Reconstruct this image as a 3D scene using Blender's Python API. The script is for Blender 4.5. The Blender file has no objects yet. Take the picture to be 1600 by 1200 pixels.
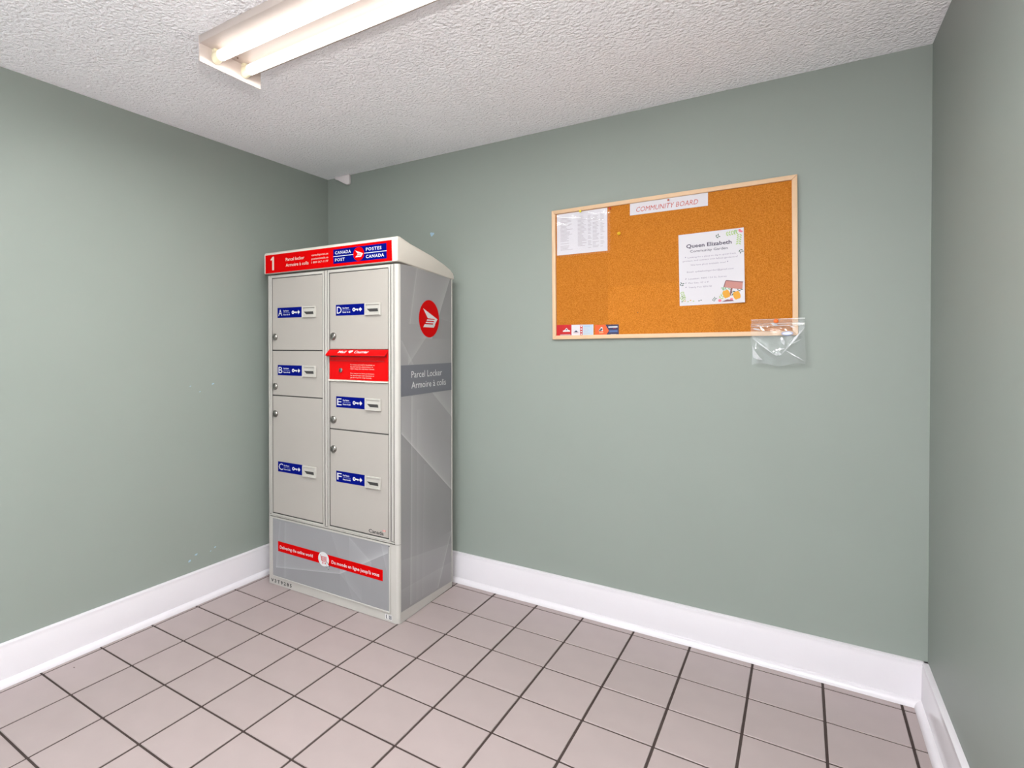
import bpy, bmesh, math, random
from mathutils import Vector, Matrix
random.seed(7)
SC = bpy.context.scene
C = SC.collection

# ------------------------------------------------------------------ camera, light, exposure
cam_d = bpy.data.cameras.new('camera'); cam = bpy.data.objects.new('camera', cam_d); C.objects.link(cam)
right = Vector((0.8263332, 0.5631793, -0.0015982)); up = Vector((-0.0045806, 0.0095586, 0.9999438)); fwd = Vector((-0.5631629, 0.8262795, -0.0104783))
M = Matrix.Identity(4)
for i in range(3):
    M[i][0] = right[i]; M[i][1] = up[i]; M[i][2] = -fwd[i]
M[0][3], M[1][3], M[2][3] = CAMP = (2.56946, -2.73124, 1.31900)
cam.matrix_world = M
cam_d.sensor_width = 36; cam_d.lens = 880.912 / 1600 * 36
cam_d.shift_x = 147.573 / 1600; cam_d.shift_y = -51.866 / 1600
cam_d.clip_start = .02
SC.camera = cam
SC.view_settings.view_transform = 'Standard'; SC.view_settings.look = 'None'
SC.view_settings.exposure = 1.31; SC.view_settings.gamma = 1; SC.view_settings.use_curve_mapping = False
TUBE_POWER = .85       # emission strength of the visible tubes
TUBE_LIGHT = 3.1       # watts of each of the four strips that carry the tubes' downward light
FLASH_POWER = 30.0     # photographer's flash held above the camera
BOUNCE_POWER = 230.0    # added fill spot, aimed up at the ceiling behind the camera
FILL_POWER = 12.0       # cool fill light added behind the camera to even out the room
w = bpy.data.worlds.new('world'); SC.world = w; w.use_nodes = True
w.node_tree.nodes['Background'].inputs[0].default_value = (.9, .95, 1, 1)
w.node_tree.nodes['Background'].inputs[1].default_value = .4
fl = bpy.data.lights.new('flash', 'POINT'); fl.energy = FLASH_POWER; fl.shadow_soft_size = .03; fl.color = (1, .965, .93)
flo = bpy.data.objects.new('flash', fl); C.objects.link(flo); flo.location = (2.56, -2.73, 1.68)

sp_ = bpy.data.lights.new('bounce_fill', 'SPOT'); sp_.energy = BOUNCE_POWER; sp_.spot_size = math.radians(130); sp_.spot_blend = .6; sp_.shadow_soft_size = .06; sp_.color = (.92, 1, 1)
spo = bpy.data.objects.new('bounce_fill', sp_); C.objects.link(spo); spo.location = (2.25, -3.2, 1.5); spo.rotation_euler = (math.pi, 0, 0)
dl = bpy.data.lights.new('fill_light', 'AREA'); dl.shape = 'RECTANGLE'; dl.size = 2.2; dl.size_y = 2.05; dl.energy = FILL_POWER; dl.color = (.84, .95, 1)
dlo = bpy.data.objects.new('fill_light', dl); C.objects.link(dlo); dlo.location = (1.477, -5.28, 1.05); dlo.rotation_euler = (math.pi / 2, 0, 0)

# ------------------------------------------------------------------ helpers
def srgb(c):
    if isinstance(c, str):
        c = [int(c[i:i + 2], 16) for i in (0, 2, 4)]
    return tuple(((x / 255) / 12.92 if x / 255 <= .04045 else ((x / 255 + .055) / 1.055) ** 2.4) for x in c) + (1,)
MATS = {}
def mat(name, col=(128, 128, 128), rough=.5, metal=0, noise=0, nscale=20, bump=0, bscale=200, bdist=.001, spec=.5, emit=None, es=0, coat=0):
    if name in MATS: return MATS[name]
    m = bpy.data.materials.new(name); m.use_nodes = True; MATS[name] = m
    nt = m.node_tree; b = nt.nodes['Principled BSDF']
    b.inputs['Base Color'].default_value = srgb(col); b.inputs['Roughness'].default_value = rough
    b.inputs['Metallic'].default_value = metal; b.inputs['Specular IOR Level'].default_value = spec
    b.inputs['Coat Weight'].default_value = coat
    if emit: b.inputs['Emission Color'].default_value = srgb(emit); b.inputs['Emission Strength'].default_value = es
    tc = nt.nodes.new('ShaderNodeTexCoord')
    if noise:
        n = nt.nodes.new('ShaderNodeTexNoise'); n.inputs['Scale'].default_value = nscale; n.inputs['Detail'].default_value = 6
        nt.links.new(tc.outputs['Object'], n.inputs['Vector'])
        mx = nt.nodes.new('ShaderNodeMix'); mx.data_type = 'RGBA'
        c = srgb(col); lo = [x * (1 - noise) for x in c[:3]] + [1]; hi = [min(1, x * (1 + noise)) for x in c[:3]] + [1]
        mx.inputs[6].default_value = lo; mx.inputs[7].default_value = hi
        nt.links.new(n.outputs['Fac'], mx.inputs[0]); nt.links.new(mx.outputs[2], b.inputs['Base Color'])
    if bump:
        n2 = nt.nodes.new('ShaderNodeTexNoise'); n2.inputs['Scale'].default_value = bscale; n2.inputs['Detail'].default_value = 3
        nt.links.new(tc.outputs['Object'], n2.inputs['Vector'])
        bp = nt.nodes.new('ShaderNodeBump'); bp.inputs['Strength'].default_value = bump; bp.inputs['Distance'].default_value = bdist
        nt.links.new(n2.outputs['Fac'], bp.inputs['Height']); nt.links.new(bp.outputs[0], b.inputs['Normal'])
    return m

ID = lambda x, y, z: (x, y, z)
FRONT = lambda x, y, z: (x, -z, y)      # drawing plane facing -y: x right, y up, z out of the surface
SIDE = lambda x, y, z: (z, x, y)        # drawing plane facing +x: x runs along +y
TXT = {}
def text_geo(s, bold=0.0, shear=0.0, spacing=1.0):
    k = (s, bold, shear, spacing)
    if k in TXT: return TXT[k]
    cu = bpy.data.curves.new('t', 'FONT'); cu.body = s; cu.offset = bold; cu.shear = shear; cu.space_character = spacing
    cu.resolution_u = 2; cu.size = 1
    o = bpy.data.objects.new('t', cu); C.objects.link(o)
    me = bpy.data.meshes.new_from_object(o.evaluated_get(bpy.context.evaluated_depsgraph_get()))
    vs = [tuple(v.co) for v in me.vertices]; fs = [tuple(p.vertices) for p in me.polygons]
    bpy.data.objects.remove(o); bpy.data.curves.remove(cu); bpy.data.meshes.remove(me)
    TXT[k] = (vs, fs); return TXT[k]

class MB:
    def __init__(s): s.v = []; s.f = []; s.mi = []; s.m = []
    def idx(s, m):
        if m not in s.m: s.m.append(m)
        return s.m.index(m)
    def add(s, vs, fs, m):
        o = len(s.v); s.v += [tuple(v) for v in vs]; k = s.idx(m)
        for f in fs: s.f.append(tuple(i + o for i in f)); s.mi.append(k)
        return s
    def box(s, x0, x1, y0, y1, z0, z1, m):
        vs = [(x, y, z) for z in (z0, z1) for y in (y0, y1) for x in (x0, x1)]
        return s.add(vs, [(0, 2, 3, 1), (4, 5, 7, 6), (0, 1, 5, 4), (2, 6, 7, 3), (0, 4, 6, 2), (1, 3, 7, 5)], m)
    def poly(s, pts, z, m, mp=ID):
        return s.add([mp(x, y, z) for x, y in pts], [tuple(range(len(pts)))], m)
    def prism(s, pts, z0, z1, m, mp=ID):
        n = len(pts)
        A = sum(pts[i][0] * pts[(i + 1) % n][1] - pts[(i + 1) % n][0] * pts[i][1] for i in range(n))
        if A < 0: pts = pts[::-1]
        vs = [mp(x, y, z0) for x, y in pts] + [mp(x, y, z1) for x, y in pts]
        fs = [tuple(range(n))[::-1], tuple(range(n, 2 * n))] + [(i, (i + 1) % n, n + (i + 1) % n, n + i) for i in range(n)]
        return s.add(vs, fs, m)
    def rect(s, x0, x1, y0, y1, z, m, mp=ID): return s.poly([(x0, y0), (x1, y0), (x1, y1), (x0, y1)], z, m, mp)
    def ell(s, cx, cy, rx, ry, z, m, mp=ID, n=24, rot=0):
        c, q = math.cos(rot), math.sin(rot)
        pts = []
        for i in range(n):
            a = 2 * math.pi * i / n; x, y = rx * math.cos(a), ry * math.sin(a); pts.append((cx + x * c - y * q, cy + x * q + y * c))
        return s.poly(pts, z, m, mp)
    def cyl(s, cx, cy, r, z0, z1, m, mp=ID, n=24, r1=None):
        r1 = r if r1 is None else r1
        vs = [mp(cx + r * math.cos(2 * math.pi * i / n), cy + r * math.sin(2 * math.pi * i / n), z0) for i in range(n)]
        vs += [mp(cx + r1 * math.cos(2 * math.pi * i / n), cy + r1 * math.sin(2 * math.pi * i / n), z1) for i in range(n)]
        fs = [tuple(range(n))[::-1], tuple(range(n, 2 * n))] + [(i, (i + 1) % n, n + (i + 1) % n, n + i) for i in range(n)]
        return s.add(vs, fs, m)
    def lathe(s, prof, m, mp=ID, n=24, c=(0, 0)):
        vs = []; k = len(prof)
        for r, z in prof:
            for i in range(n): vs.append(mp(c[0] + r * math.cos(2 * math.pi * i / n), c[1] + r * math.sin(2 * math.pi * i / n), z))
        fs = [(j * n + i, j * n + (i + 1) % n, (j + 1) * n + (i + 1) % n, (j + 1) * n + i) for j in range(k - 1) for i in range(n)]
        fs += [tuple(range(n))[::-1], tuple(range((k - 1) * n, k * n))]
        return s.add(vs, fs, m)
    def text(s, t, x0, x1, y0, z, m, mp=ID, h=None, bold=0.0, shear=0.0, spacing=1.0, cap=None, vshear=0.0):
        """x0..x1: exact width (x1 None: natural); y0 baseline; h: cap height"""
        vs, fs = text_geo(t, bold, shear, spacing)
        if not vs: return s
        ax = min(v[0] for v in vs); bx = max(v[0] for v in vs)
        cv, _ = text_geo('H', bold); ch = max(v[1] for v in cv) - min(v[1] for v in cv)
        ky = h / ch; kx = (x1 - x0) / (bx - ax) if x1 is not None else ky
        return s.add([mp(x0 + (v[0] - ax) * kx, y0 + v[1] * ky + vshear * (v[0] - ax) * kx, z) for v in vs], fs, m)
    def build(s, name, parent=None, bevel=0, seg=2, smooth=False, loc=None, rot=None):
        me = bpy.data.meshes.new(name); me.from_pydata(s.v, [], s.f); me.update()
        for m in s.m: me.materials.append(m)
        me.polygons.foreach_set('material_index', s.mi)
        if bevel:
            bm = bmesh.new(); bm.from_mesh(me)
            es = [e for e in bm.edges if len(e.link_faces) == 2 and e.calc_face_angle(0) > .6]
            bmesh.ops.bevel(bm, geom=es, offset=bevel, segments=seg, profile=.5, affect='EDGES', clamp_overlap=True)
            bm.to_mesh(me); bm.free()
        if smooth or bevel:
            me.polygons.foreach_set('use_smooth', [True] * len(me.polygons)); me.set_sharp_from_angle(angle=math.radians(35))
        o = bpy.data.objects.new(name, me); C.objects.link(o)
        if parent: o.parent = parent
        if loc: o.location = loc
        if rot: o.rotation_euler = rot
        return o

def tag(o, label=None, cat=None, group=None, kind=None):
    if label: o['label'] = label
    if cat: o['category'] = cat
    if group: o['group'] = group
    if kind: o['kind'] = kind
    return o
def empty(name, loc, rot=(0, 0, 0)):
    o = bpy.data.objects.new(name, None); C.objects.link(o); o.location = loc; o.rotation_euler = rot; o.empty_display_size = .05
    return o

# ------------------------------------------------------------------ materials of the room
W, H, YB = 2.954, 2.40, -5.20
WALL = mat('wall_paint', (137, 143, 137), .5, noise=.035, nscale=2.5, bump=.12, bscale=260, bdist=.0006, spec=.35)
TRIM = mat('trim_paint', (213, 207, 212), .22, noise=.015, nscale=5, spec=.5)
def ceiling_mat():
    m = bpy.data.materials.new('ceiling_texture'); m.use_nodes = True; nt = m.node_tree; b = nt.nodes['Principled BSDF']
    b.inputs['Roughness'].default_value = .75
    tc = nt.nodes.new('ShaderNodeTexCoord')
    mp = nt.nodes.new('ShaderNodeMapping'); nt.links.new(tc.outputs['Object'], mp.inputs[0])
    v = nt.nodes.new('ShaderNodeTexVoronoi'); v.inputs['Scale'].default_value = 62; v.feature = 'SMOOTH_F1'; v.inputs['Smoothness'].default_value = .6
    n0 = nt.nodes.new('ShaderNodeTexNoise'); n0.inputs['Scale'].default_value = 60; n0.inputs['Detail'].default_value = 2
    wv = nt.nodes.new('ShaderNodeVectorMath'); wv.operation = 'MULTIPLY_ADD'
    nt.links.new(mp.outputs[0], n0.inputs['Vector']); nt.links.new(n0.outputs['Color'], wv.inputs[0])
    wv.inputs[1].default_value = (.02, .02, .02); nt.links.new(mp.outputs[0], wv.inputs[2]); nt.links.new(wv.outputs[0], v.inputs['Vector'])
    n = nt.nodes.new('ShaderNodeTexNoise'); n.inputs['Scale'].default_value = 85; n.inputs['Detail'].default_value = 2; nt.links.new(mp.outputs[0], n.inputs['Vector'])
    a = nt.nodes.new('ShaderNodeMath'); a.operation = 'MULTIPLY_ADD'; a.inputs[1].default_value = -.55
    nt.links.new(v.outputs['Distance'], a.inputs[0]); nt.links.new(n.outputs['Fac'], a.inputs[2])
    bp = nt.nodes.new('ShaderNodeBump'); bp.inputs['Strength'].default_value = 1; bp.inputs['Distance'].default_value = .009
    nt.links.new(a.outputs[0], bp.inputs['Height']); nt.links.new(bp.outputs[0], b.inputs['Normal'])
    b.inputs['Base Color'].default_value = srgb((252, 250, 254))
    return m
CEIL = ceiling_mat()
GROUT = mat('grout', (58, 45, 42), .9, noise=.15, nscale=60)
def tile_mat():
    m = bpy.data.materials.new('tile_glaze'); m.use_nodes = True; nt = m.node_tree; b = nt.nodes['Principled BSDF']
    oi = nt.nodes.new('ShaderNodeObjectInfo'); tc = nt.nodes.new('ShaderNodeTexCoord')
    n = nt.nodes.new('ShaderNodeTexNoise'); n.inputs['Scale'].default_value = 9; n.inputs['Detail'].default_value = 8
    nt.links.new(tc.outputs['Object'], n.inputs['Vector'])
    a = nt.nodes.new('ShaderNodeMath'); a.operation = 'MULTIPLY_ADD'; a.inputs[1].default_value = .35
    nt.links.new(oi.outputs['Random'], a.inputs[0]); nt.links.new(n.outputs['Fac'], a.inputs[2])
    mx = nt.nodes.new('ShaderNodeMix'); mx.data_type = 'RGBA'
    c = srgb((158, 143, 142)); mx.inputs[6].default_value = [x * .93 for x in c[:3]] + [1]; mx.inputs[7].default_value = [x * 1.06 for x in c[:3]] + [1]
    nt.links.new(a.outputs[0], mx.inputs[0]); nt.links.new(mx.outputs[2], b.inputs['Base Color'])
    b.inputs['Roughness'].default_value = .42; b.inputs['Specular IOR Level'].default_value = .45
    n2 = nt.nodes.new('ShaderNodeTexNoise'); n2.inputs['Scale'].default_value = 14; nt.links.new(tc.outputs['Object'], n2.inputs['Vector'])
    bp = nt.nodes.new('ShaderNodeBump'); bp.inputs['Strength'].default_value = .15; bp.inputs['Distance'].default_value = .001
    nt.links.new(n2.outputs['Fac'], bp.inputs['Height']); nt.links.new(bp.outputs[0], b.inputs['Normal'])
    return m
TILE = tile_mat()

# ------------------------------------------------------------------ room shell
def struct(name, mb, **k):
    o = mb.build(name, **k); o['kind'] = 'structure'; return o
T = .12
floor = struct('floor', MB().box(-T, W + T, YB - T, T, -.12, -.003, GROUT))
ceiling = struct('ceiling', MB().box(-T, W + T, YB - T, T, H, H + .1, CEIL))
wall_left = struct('wall_left', MB().box(-T, 0, YB, 0, -.003, H, WALL))
wall_back = struct('wall_back', MB().box(-T, W + T, 0, T, -.003, H, WALL))
wall_right = struct('wall_right', MB().box(W, W + T, YB, 0, -.003, H, WALL))
wall_front = struct('wall_front', MB().box(-T, .35, YB - T, YB, -.003, H, WALL).box(2.604, W + T, YB - T, YB, -.003, H, WALL).box(.35, 2.604, YB - T, YB, 2.1, H, WALL))  # opening added as a place for the fill light

# floor tiles: grid read from the photograph (pitch .235 m)
P = .235; GX, GY, g = .0575, -.0763, .0043
full = None
for j in range(-1, 22):
    for i in range(-1, 13):
        x0 = GX + P * i + g; x1 = GX + P * (i + 1) - g
        y1 = GY - P * j - g; y0 = GY - P * (j + 1) + g
        cx0, cx1, cy0, cy1 = max(x0, .002), min(x1, W - .002), max(y0, YB + .002), min(y1, -.002)
        if cx1 - cx0 < .006 or cy1 - cy0 < .006: continue
        px, py = (cx0 + cx1) / 2, (cy0 + cy1) / 2
        hx, hy = (cx1 - cx0) / 2, (cy1 - cy0) / 2
        whole = abs(hx * 2 - (P - 2 * g)) < 1e-6 and abs(hy * 2 - (P - 2 * g)) < 1e-6
        if whole and full:
            o = full.copy(); C.objects.link(o); o.parent = floor
        else:
            o = MB().box(-hx, hx, -hy, hy, -.0075, 0, TILE).build('tile', floor, bevel=.0012, seg=1)
            if whole: full = o
        o.location = (px, py, random.uniform(-.0003, .0002))
        o.rotation_euler = (random.uniform(-1, 1) * .0012, random.uniform(-1, 1) * .0012, random.uniform(-1, 1) * .002)
        if i == 0 and j == 6:
            MB().ell(.0, .0, .004, .003, 0, mat('dark_chip', (60, 48, 46), .9), n=9).build('chip', floor, loc=(.113, -1.628, .0006))

# baseboards (profile in (out, up)) with a stepped lip and a quarter-round shoe
bp = [(0, 0), (.042, 0), (.0405, .009), (.036, .017), (.029, .022), (.020, .024), (.019, .140), (.0165, .147), (.0175, .1515), (.0165, .158), (.012, .1605), (0, .1605)]
def baseboard(name, mp, a, b):
    mb = MB(); mb.prism(bp, a, b, TRIM, mp); o = mb.build(name, smooth=True); o['kind'] = 'structure'; return o
baseboard('baseboard_left', lambda x, y, z: (x, z, y), YB, 0)
baseboard('baseboard_back', lambda x, y, z: (z, -x, y), 0, W)
baseboard('baseboard_right', lambda x, y, z: (W - x, z, y), YB, 0)

# chipped paint marks on the walls
CHIP = mat('chipped_paint', (150, 174, 196), .6)
def splat(wall, mp, cx, cy, rx, ry, n=9, ang=0):
    pts = []
    for k in range(n):
        a = 2 * math.pi * k / n; q = random.uniform(.55, 1.15)
        x, y = rx * q * math.cos(a), ry * q * math.sin(a)
        pts.append((cx + x * math.cos(ang) - y * math.sin(ang), cy + x * math.sin(ang) + y * math.cos(ang)))
    mb = MB(); mb.prism(pts, 0, .0006, CHIP, mp); mb.build('paint_chip', wall)
LW = lambda x, y, z: (z, x, y)
splat(wall_back, FRONT, .81, 1.955, .016, .013, 11)
for y, z, a, b in ((-1.025, .22, .012, .006), (-.985, .243, .011, .005), (-.873, .247, .008, .004), (-.90, .235, .005, .003),
                   (-.88, 1.116, .009, .004), (-1.014, 1.111, .005, .002), (-.96, 1.079, .006, .002)):
    splat(wall_left, LW, y, z, a, b, 8, .3)

# ------------------------------------------------------------------ parcel locker
SHELL = mat('locker_enamel', (178, 173, 168), .38, noise=.012, nscale=6)
DOOR = mat('locker_door_enamel', (163, 156, 150), .42, noise=.015, nscale=5, bump=.05, bscale=500, bdist=.0004)
DARK = mat('dark_gap', (52, 50, 50), .8)
RED = mat('red_vinyl', (192, 0, 2), .45, spec=.05)
REDP = mat('red_enamel', (200, 2, 5), .35, spec=.2)
BLUE = mat('blue_vinyl', (1, 12, 108), .45, spec=.05)
WHITE = mat('white_print', (206, 204, 205), .5)
CREAM = mat('cream_moulding', (204, 196, 187), .4)
STEEL = mat('lock_steel', (150, 146, 142), .3, metal=1, bump=.2, bscale=400)
INK = mat('black_print', (38, 38, 42), .6)
BAND = mat('grey_band', (104, 104, 112), .45)
SLOTP = mat('slot_plastic', (180, 175, 169), .35)

def vinyl(name, base, lines, ax):
    """silky grey print: each line is a soft-edged veil ((x0,y0),(x1,y1), width, amplitude); ax: object axes read"""
    m = bpy.data.materials.new(name); m.use_nodes = True; nt = m.node_tree; b = nt.nodes['Principled BSDF']
    tc = nt.nodes.new('ShaderNodeTexCoord'); sp = nt.nodes.new('ShaderNodeSeparateXYZ'); nt.links.new(tc.outputs['Object'], sp.inputs[0])
    def mt(op, a, c, d=None, clamp=False):
        n = nt.nodes.new('ShaderNodeMath'); n.operation = op; n.use_clamp = clamp
        for k, q in enumerate((a, c, d)):
            if q is None: continue
            if isinstance(q, (int, float)): n.inputs[k].default_value = q
            else: nt.links.new(q, n.inputs[k])
        return n.outputs[0]
    X, Y = sp.outputs[ax[0]], sp.outputs[ax[1]]
    tot = None
    for (p0, p1, wd, amp) in lines:
        dx, dy = p1[0] - p0[0], p1[1] - p0[1]; L = math.hypot(dx, dy); nx, ny = -dy / L, dx / L
        d = mt('MULTIPLY_ADD', X, nx, mt('MULTIPLY_ADD', Y, ny, -(nx * p0[0] + ny * p0[1])))
        side = mt('GREATER_THAN', d, 0.0)
        e = mt('POWER', 2.718, mt('MULTIPLY', mt('ABSOLUTE', d, 0), -1 / wd))
        t = mt('MULTIPLY', (X if abs(dx) > abs(dy) else Y), 1.0)
        lo, hi = (min(p0[0], p1[0]), max(p0[0], p1[0])) if abs(dx) > abs(dy) else (min(p0[1], p1[1]), max(p0[1], p1[1]))
        f = mt('MULTIPLY', mt('GREATER_THAN', t, lo), mt('LESS_THAN', t, hi))
        c = mt('MULTIPLY', mt('MULTIPLY', mt('MULTIPLY', e, side), f), amp)
        tot = c if tot is None else mt('ADD', tot, c)
    n = nt.nodes.new('ShaderNodeTexNoise'); n.inputs['Scale'].default_value = 3; nt.links.new(tc.outputs['Object'], n.inputs['Vector'])
    tot = mt('ADD', tot, mt('MULTIPLY_ADD', n.outputs['Fac'], .16, -.08))
    k = mt('ADD', tot, 1.0)
    mx = nt.nodes.new('ShaderNodeVectorMath'); mx.operation = 'SCALE'; mx.inputs[0].default_value = srgb(base)[:3]
    nt.links.new(k, mx.inputs['Scale']); nt.links.new(mx.outputs[0], b.inputs['Base Color'])
    b.inputs['Roughness'].default_value = .4; b.inputs['Specular IOR Level'].default_value = .35
    return m
VS = vinyl('side_vinyl', (143, 140, 141), [
    ((.023, .899), (.505, .528), .006, .5), ((.023, .899), (.505, .528), .16, .32), ((.505, .528), (.023, .899), .02, -.06),
    ((.111, 1.07), (.097, .06), .004, .45), ((.111, 1.07), (.097, .06), .05, .14), ((.16, 1.0), (.15, .06), .03, .1), ((.22, .72), (.20, .06), .04, .07),
    ((.30, 1.075), (.50, .93), .05, .3),
    ((.10, 1.42), (.17, 1.72), .006, .4), ((.17, 1.72), (.10, 1.42), .06, .12),
    ((.30, 1.35), (.50, 1.70), .05, .3), ((.50, 1.70), (.30, 1.35), .1, -.16),
    ((.08, 1.22), (.32, 1.42), .03, .22), ((.13, 1.222), (.03, 1.34), .02, .2), ((.28, 1.47), (.50, 1.44), .02, .08),
    ((.505, .24), (.02, .30), .10, .12), ((.36, .05), (.50, .31), .005, .4), ((.36, .05), (.50, .31), .05, .14), ((.505, .14), (.02, .16), .05, .1)], (1, 2))
VF = vinyl('base_vinyl', (138, 136, 139), [
    ((-.82, .10), (-.36, .165), .004, .4), ((-.82, .10), (-.36, .165), .05, .14), ((-.36, .165), (-.06, .33), .02, .42), ((-.36, .165), (-.82, .10), .05, -.06),
    ((-.75, .36), (-.75, .06), .002, .2), ((-.79, .36), (-.82, .10), .01, .15), ((-.75, .36), (-.76, .06), .03, .1),
    ((-.30, .36), (-.16, .26), .004, .25), ((-.16, .26), (-.30, .36), .05, .15), ((-.36, .165), (-.22, .06), .03, .1),
    ((-.42, .36), (-.28, .06), .05, .08), ((-.10, .36), (-.06, .20), .02, .14)], (0, 2))

LK = empty('parcel_locker', (1.010, -.603, 0), (0, 0, math.radians(1.2)))
tag(LK, 'tall light grey parcel locker with red header sign standing in the left corner', 'locker')
LKW, LKD = -.887, .505
def footprint(x0, x1, y0, y1, r, n=6):
    pts = [(x0, y1)]
    for k in range(n + 1):
        a = math.pi + math.pi / 2 * k / n; pts.append((x0 + r + r * math.cos(a), y0 + r + r * math.sin(a)))
    for k in range(n + 1):
        a = 1.5 * math.pi + math.pi / 2 * k / n; pts.append((x1 - r + r * math.cos(a), y0 + r + r * math.sin(a)))
    return pts + [(x1, y1)]
mb = MB(); mb.prism(footprint(LKW, 0, 0, LKD, .018), .002, .3745, SHELL); mb.build('base_cabinet', LK, smooth=True)
mb = MB(); mb.prism(footprint(LKW, 0, 0, LKD, .018), .3775, 1.700, SHELL)
mb.prism(footprint(LKW + .004, -.004, .004, LKD - .004, .016), .374, .378, DARK); mb.build('cabinet', LK, smooth=True)
# cap: sloping roof with rounded edges
prof = [(-.014, 1.709), (-.0145, 1.812), (-.011, 1.821), (-.003, 1.826), (.012, 1.8265), (.10, 1.806), (.302, 1.772), (.42, 1.744), (.486, 1.723), (.512, 1.708), (.524, 1.692), (.524, 1.673), (.50, 1.675), (.096, 1.703), (.02, 1.709)]
mb = MB(); mb.prism([(y, z) for y, z in prof], LKW - .006, .005, CREAM, lambda x, y, z: (z, x, y))
capo = mb.build('cap', LK, bevel=.006, seg=3)
def frame(mb, x0, x1, z0, z1, wd, y0, y1, m):
    mb.box(x0, x0 + wd, y1, y0, z0, z1, m); mb.box(x1 - wd, x1, y1, y0, z0, z1, m)
    mb.box(x0 + wd, x1 - wd, y1, y0, z0, z0 + wd, m); mb.box(x0 + wd, x1 - wd, y1, y0, z1 - wd, z1, m)
# face frame: posts, mullion, rims around the two columns
mb = MB()
Z0, Z1 = .400, 1.683
for (x0, x1) in ((-.8405, -.4725), (-.4235, -.0545)):
    frame(mb, x0 - .011, x1 + .011, Z0 - .012, Z1 + .010, .0085, .0, -.0065, SHELL)
for x in (-.866, -.0285): mb.box(x - .003, x + .003, -.004, 0, .39, 1.700, SHELL)
mb.box(-.452, -.444, -.004, 0, .39, 1.700, SHELL)
mb.box(-.868, -.022, -.007, 0, .3815, .3865, SHELL)
mb.build('face_frame', LK, bevel=.0015)
# dark seams where the sheet-metal parts meet
mb = MB()
for x in (-.8695, -.855, -.4595, -.4395, -.0415, -.0245): mb.box(x - .0007, x + .0007, -.0012, .0, .392, 1.700, DARK)
mb.box(-.868, -.022, -.0013, 0, .3875, .3892, DARK); mb.box(-.868, -.022, -.0013, 0, .3785, .3815, DARK)
for x0, x1 in ((-.8405, -.4725), (-.4235, -.0545)): frame(mb, x0 - .0030, x1 + .0030, Z0 - .0035, Z1 + .0030, .0022, .0, -.0022, DARK)
mb.build('seam', LK)
mb = MB()
for (x0, x1) in ((-.8405, -.4725), (-.4235, -.0545)): mb.box(x0 - .001, x1 + .001, -.0008, .0, Z0 - .001, Z1 + .001, DARK)
mb.box(-.8450, -.0520, -.0012, 0, .0480, .3710, DARK)
mb.build('backing', LK)

def key_icon(mb, x, y, s, z, m, mp):
    # ring, shaft, arrow head pointing right
    n = 14; ro, ri = .5 * s, .2 * s
    for k in range(n):
        a, b = 2 * math.pi * k / n, 2 * math.pi * (k + 1) / n
        mb.poly([(x + ri * math.cos(a), y + ri * math.sin(a)), (x + ro * math.cos(a), y + ro * math.sin(a)), (x + ro * math.cos(b), y + ro * math.sin(b)), (x + ri * math.cos(b), y + ri * math.sin(b))], z, m, mp)
    mb.rect(x + .45 * s, x + 1.55 * s, y - .17 * s, y + .17 * s, z, m, mp); mb.rect(x + 1.15 * s, x + 1.4 * s, y - .36 * s, y, z, m, mp)
    ax = x + 1.8 * s
    mb.poly([(ax, y - .28 * s), (ax + .3 * s, y - .28 * s), (ax + .3 * s, y - .62 * s), (ax + .95 * s, y), (ax + .3 * s, y + .62 * s), (ax + .3 * s, y + .28 * s), (ax, y + .28 * s)], z, m, mp)

def lock(mb_name, parent, x, z, r=.0185, y=-.004):
    mb = MB()
    mb.lathe([(r, -y * 0), (r, .007), (r * .86, .010), (r * .7, .0095), (r * .68, .012), (r * .5, .0135), (.0005, .014)], STEEL, lambda a, b, c: (x + a, y - c, z + b), 24)
    mb.box(x - .0012, x + .0012, y - .0146, y - .0138, z - .006, z + .006, DARK)
    return mb.build(mb_name, parent, smooth=True)

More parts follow.
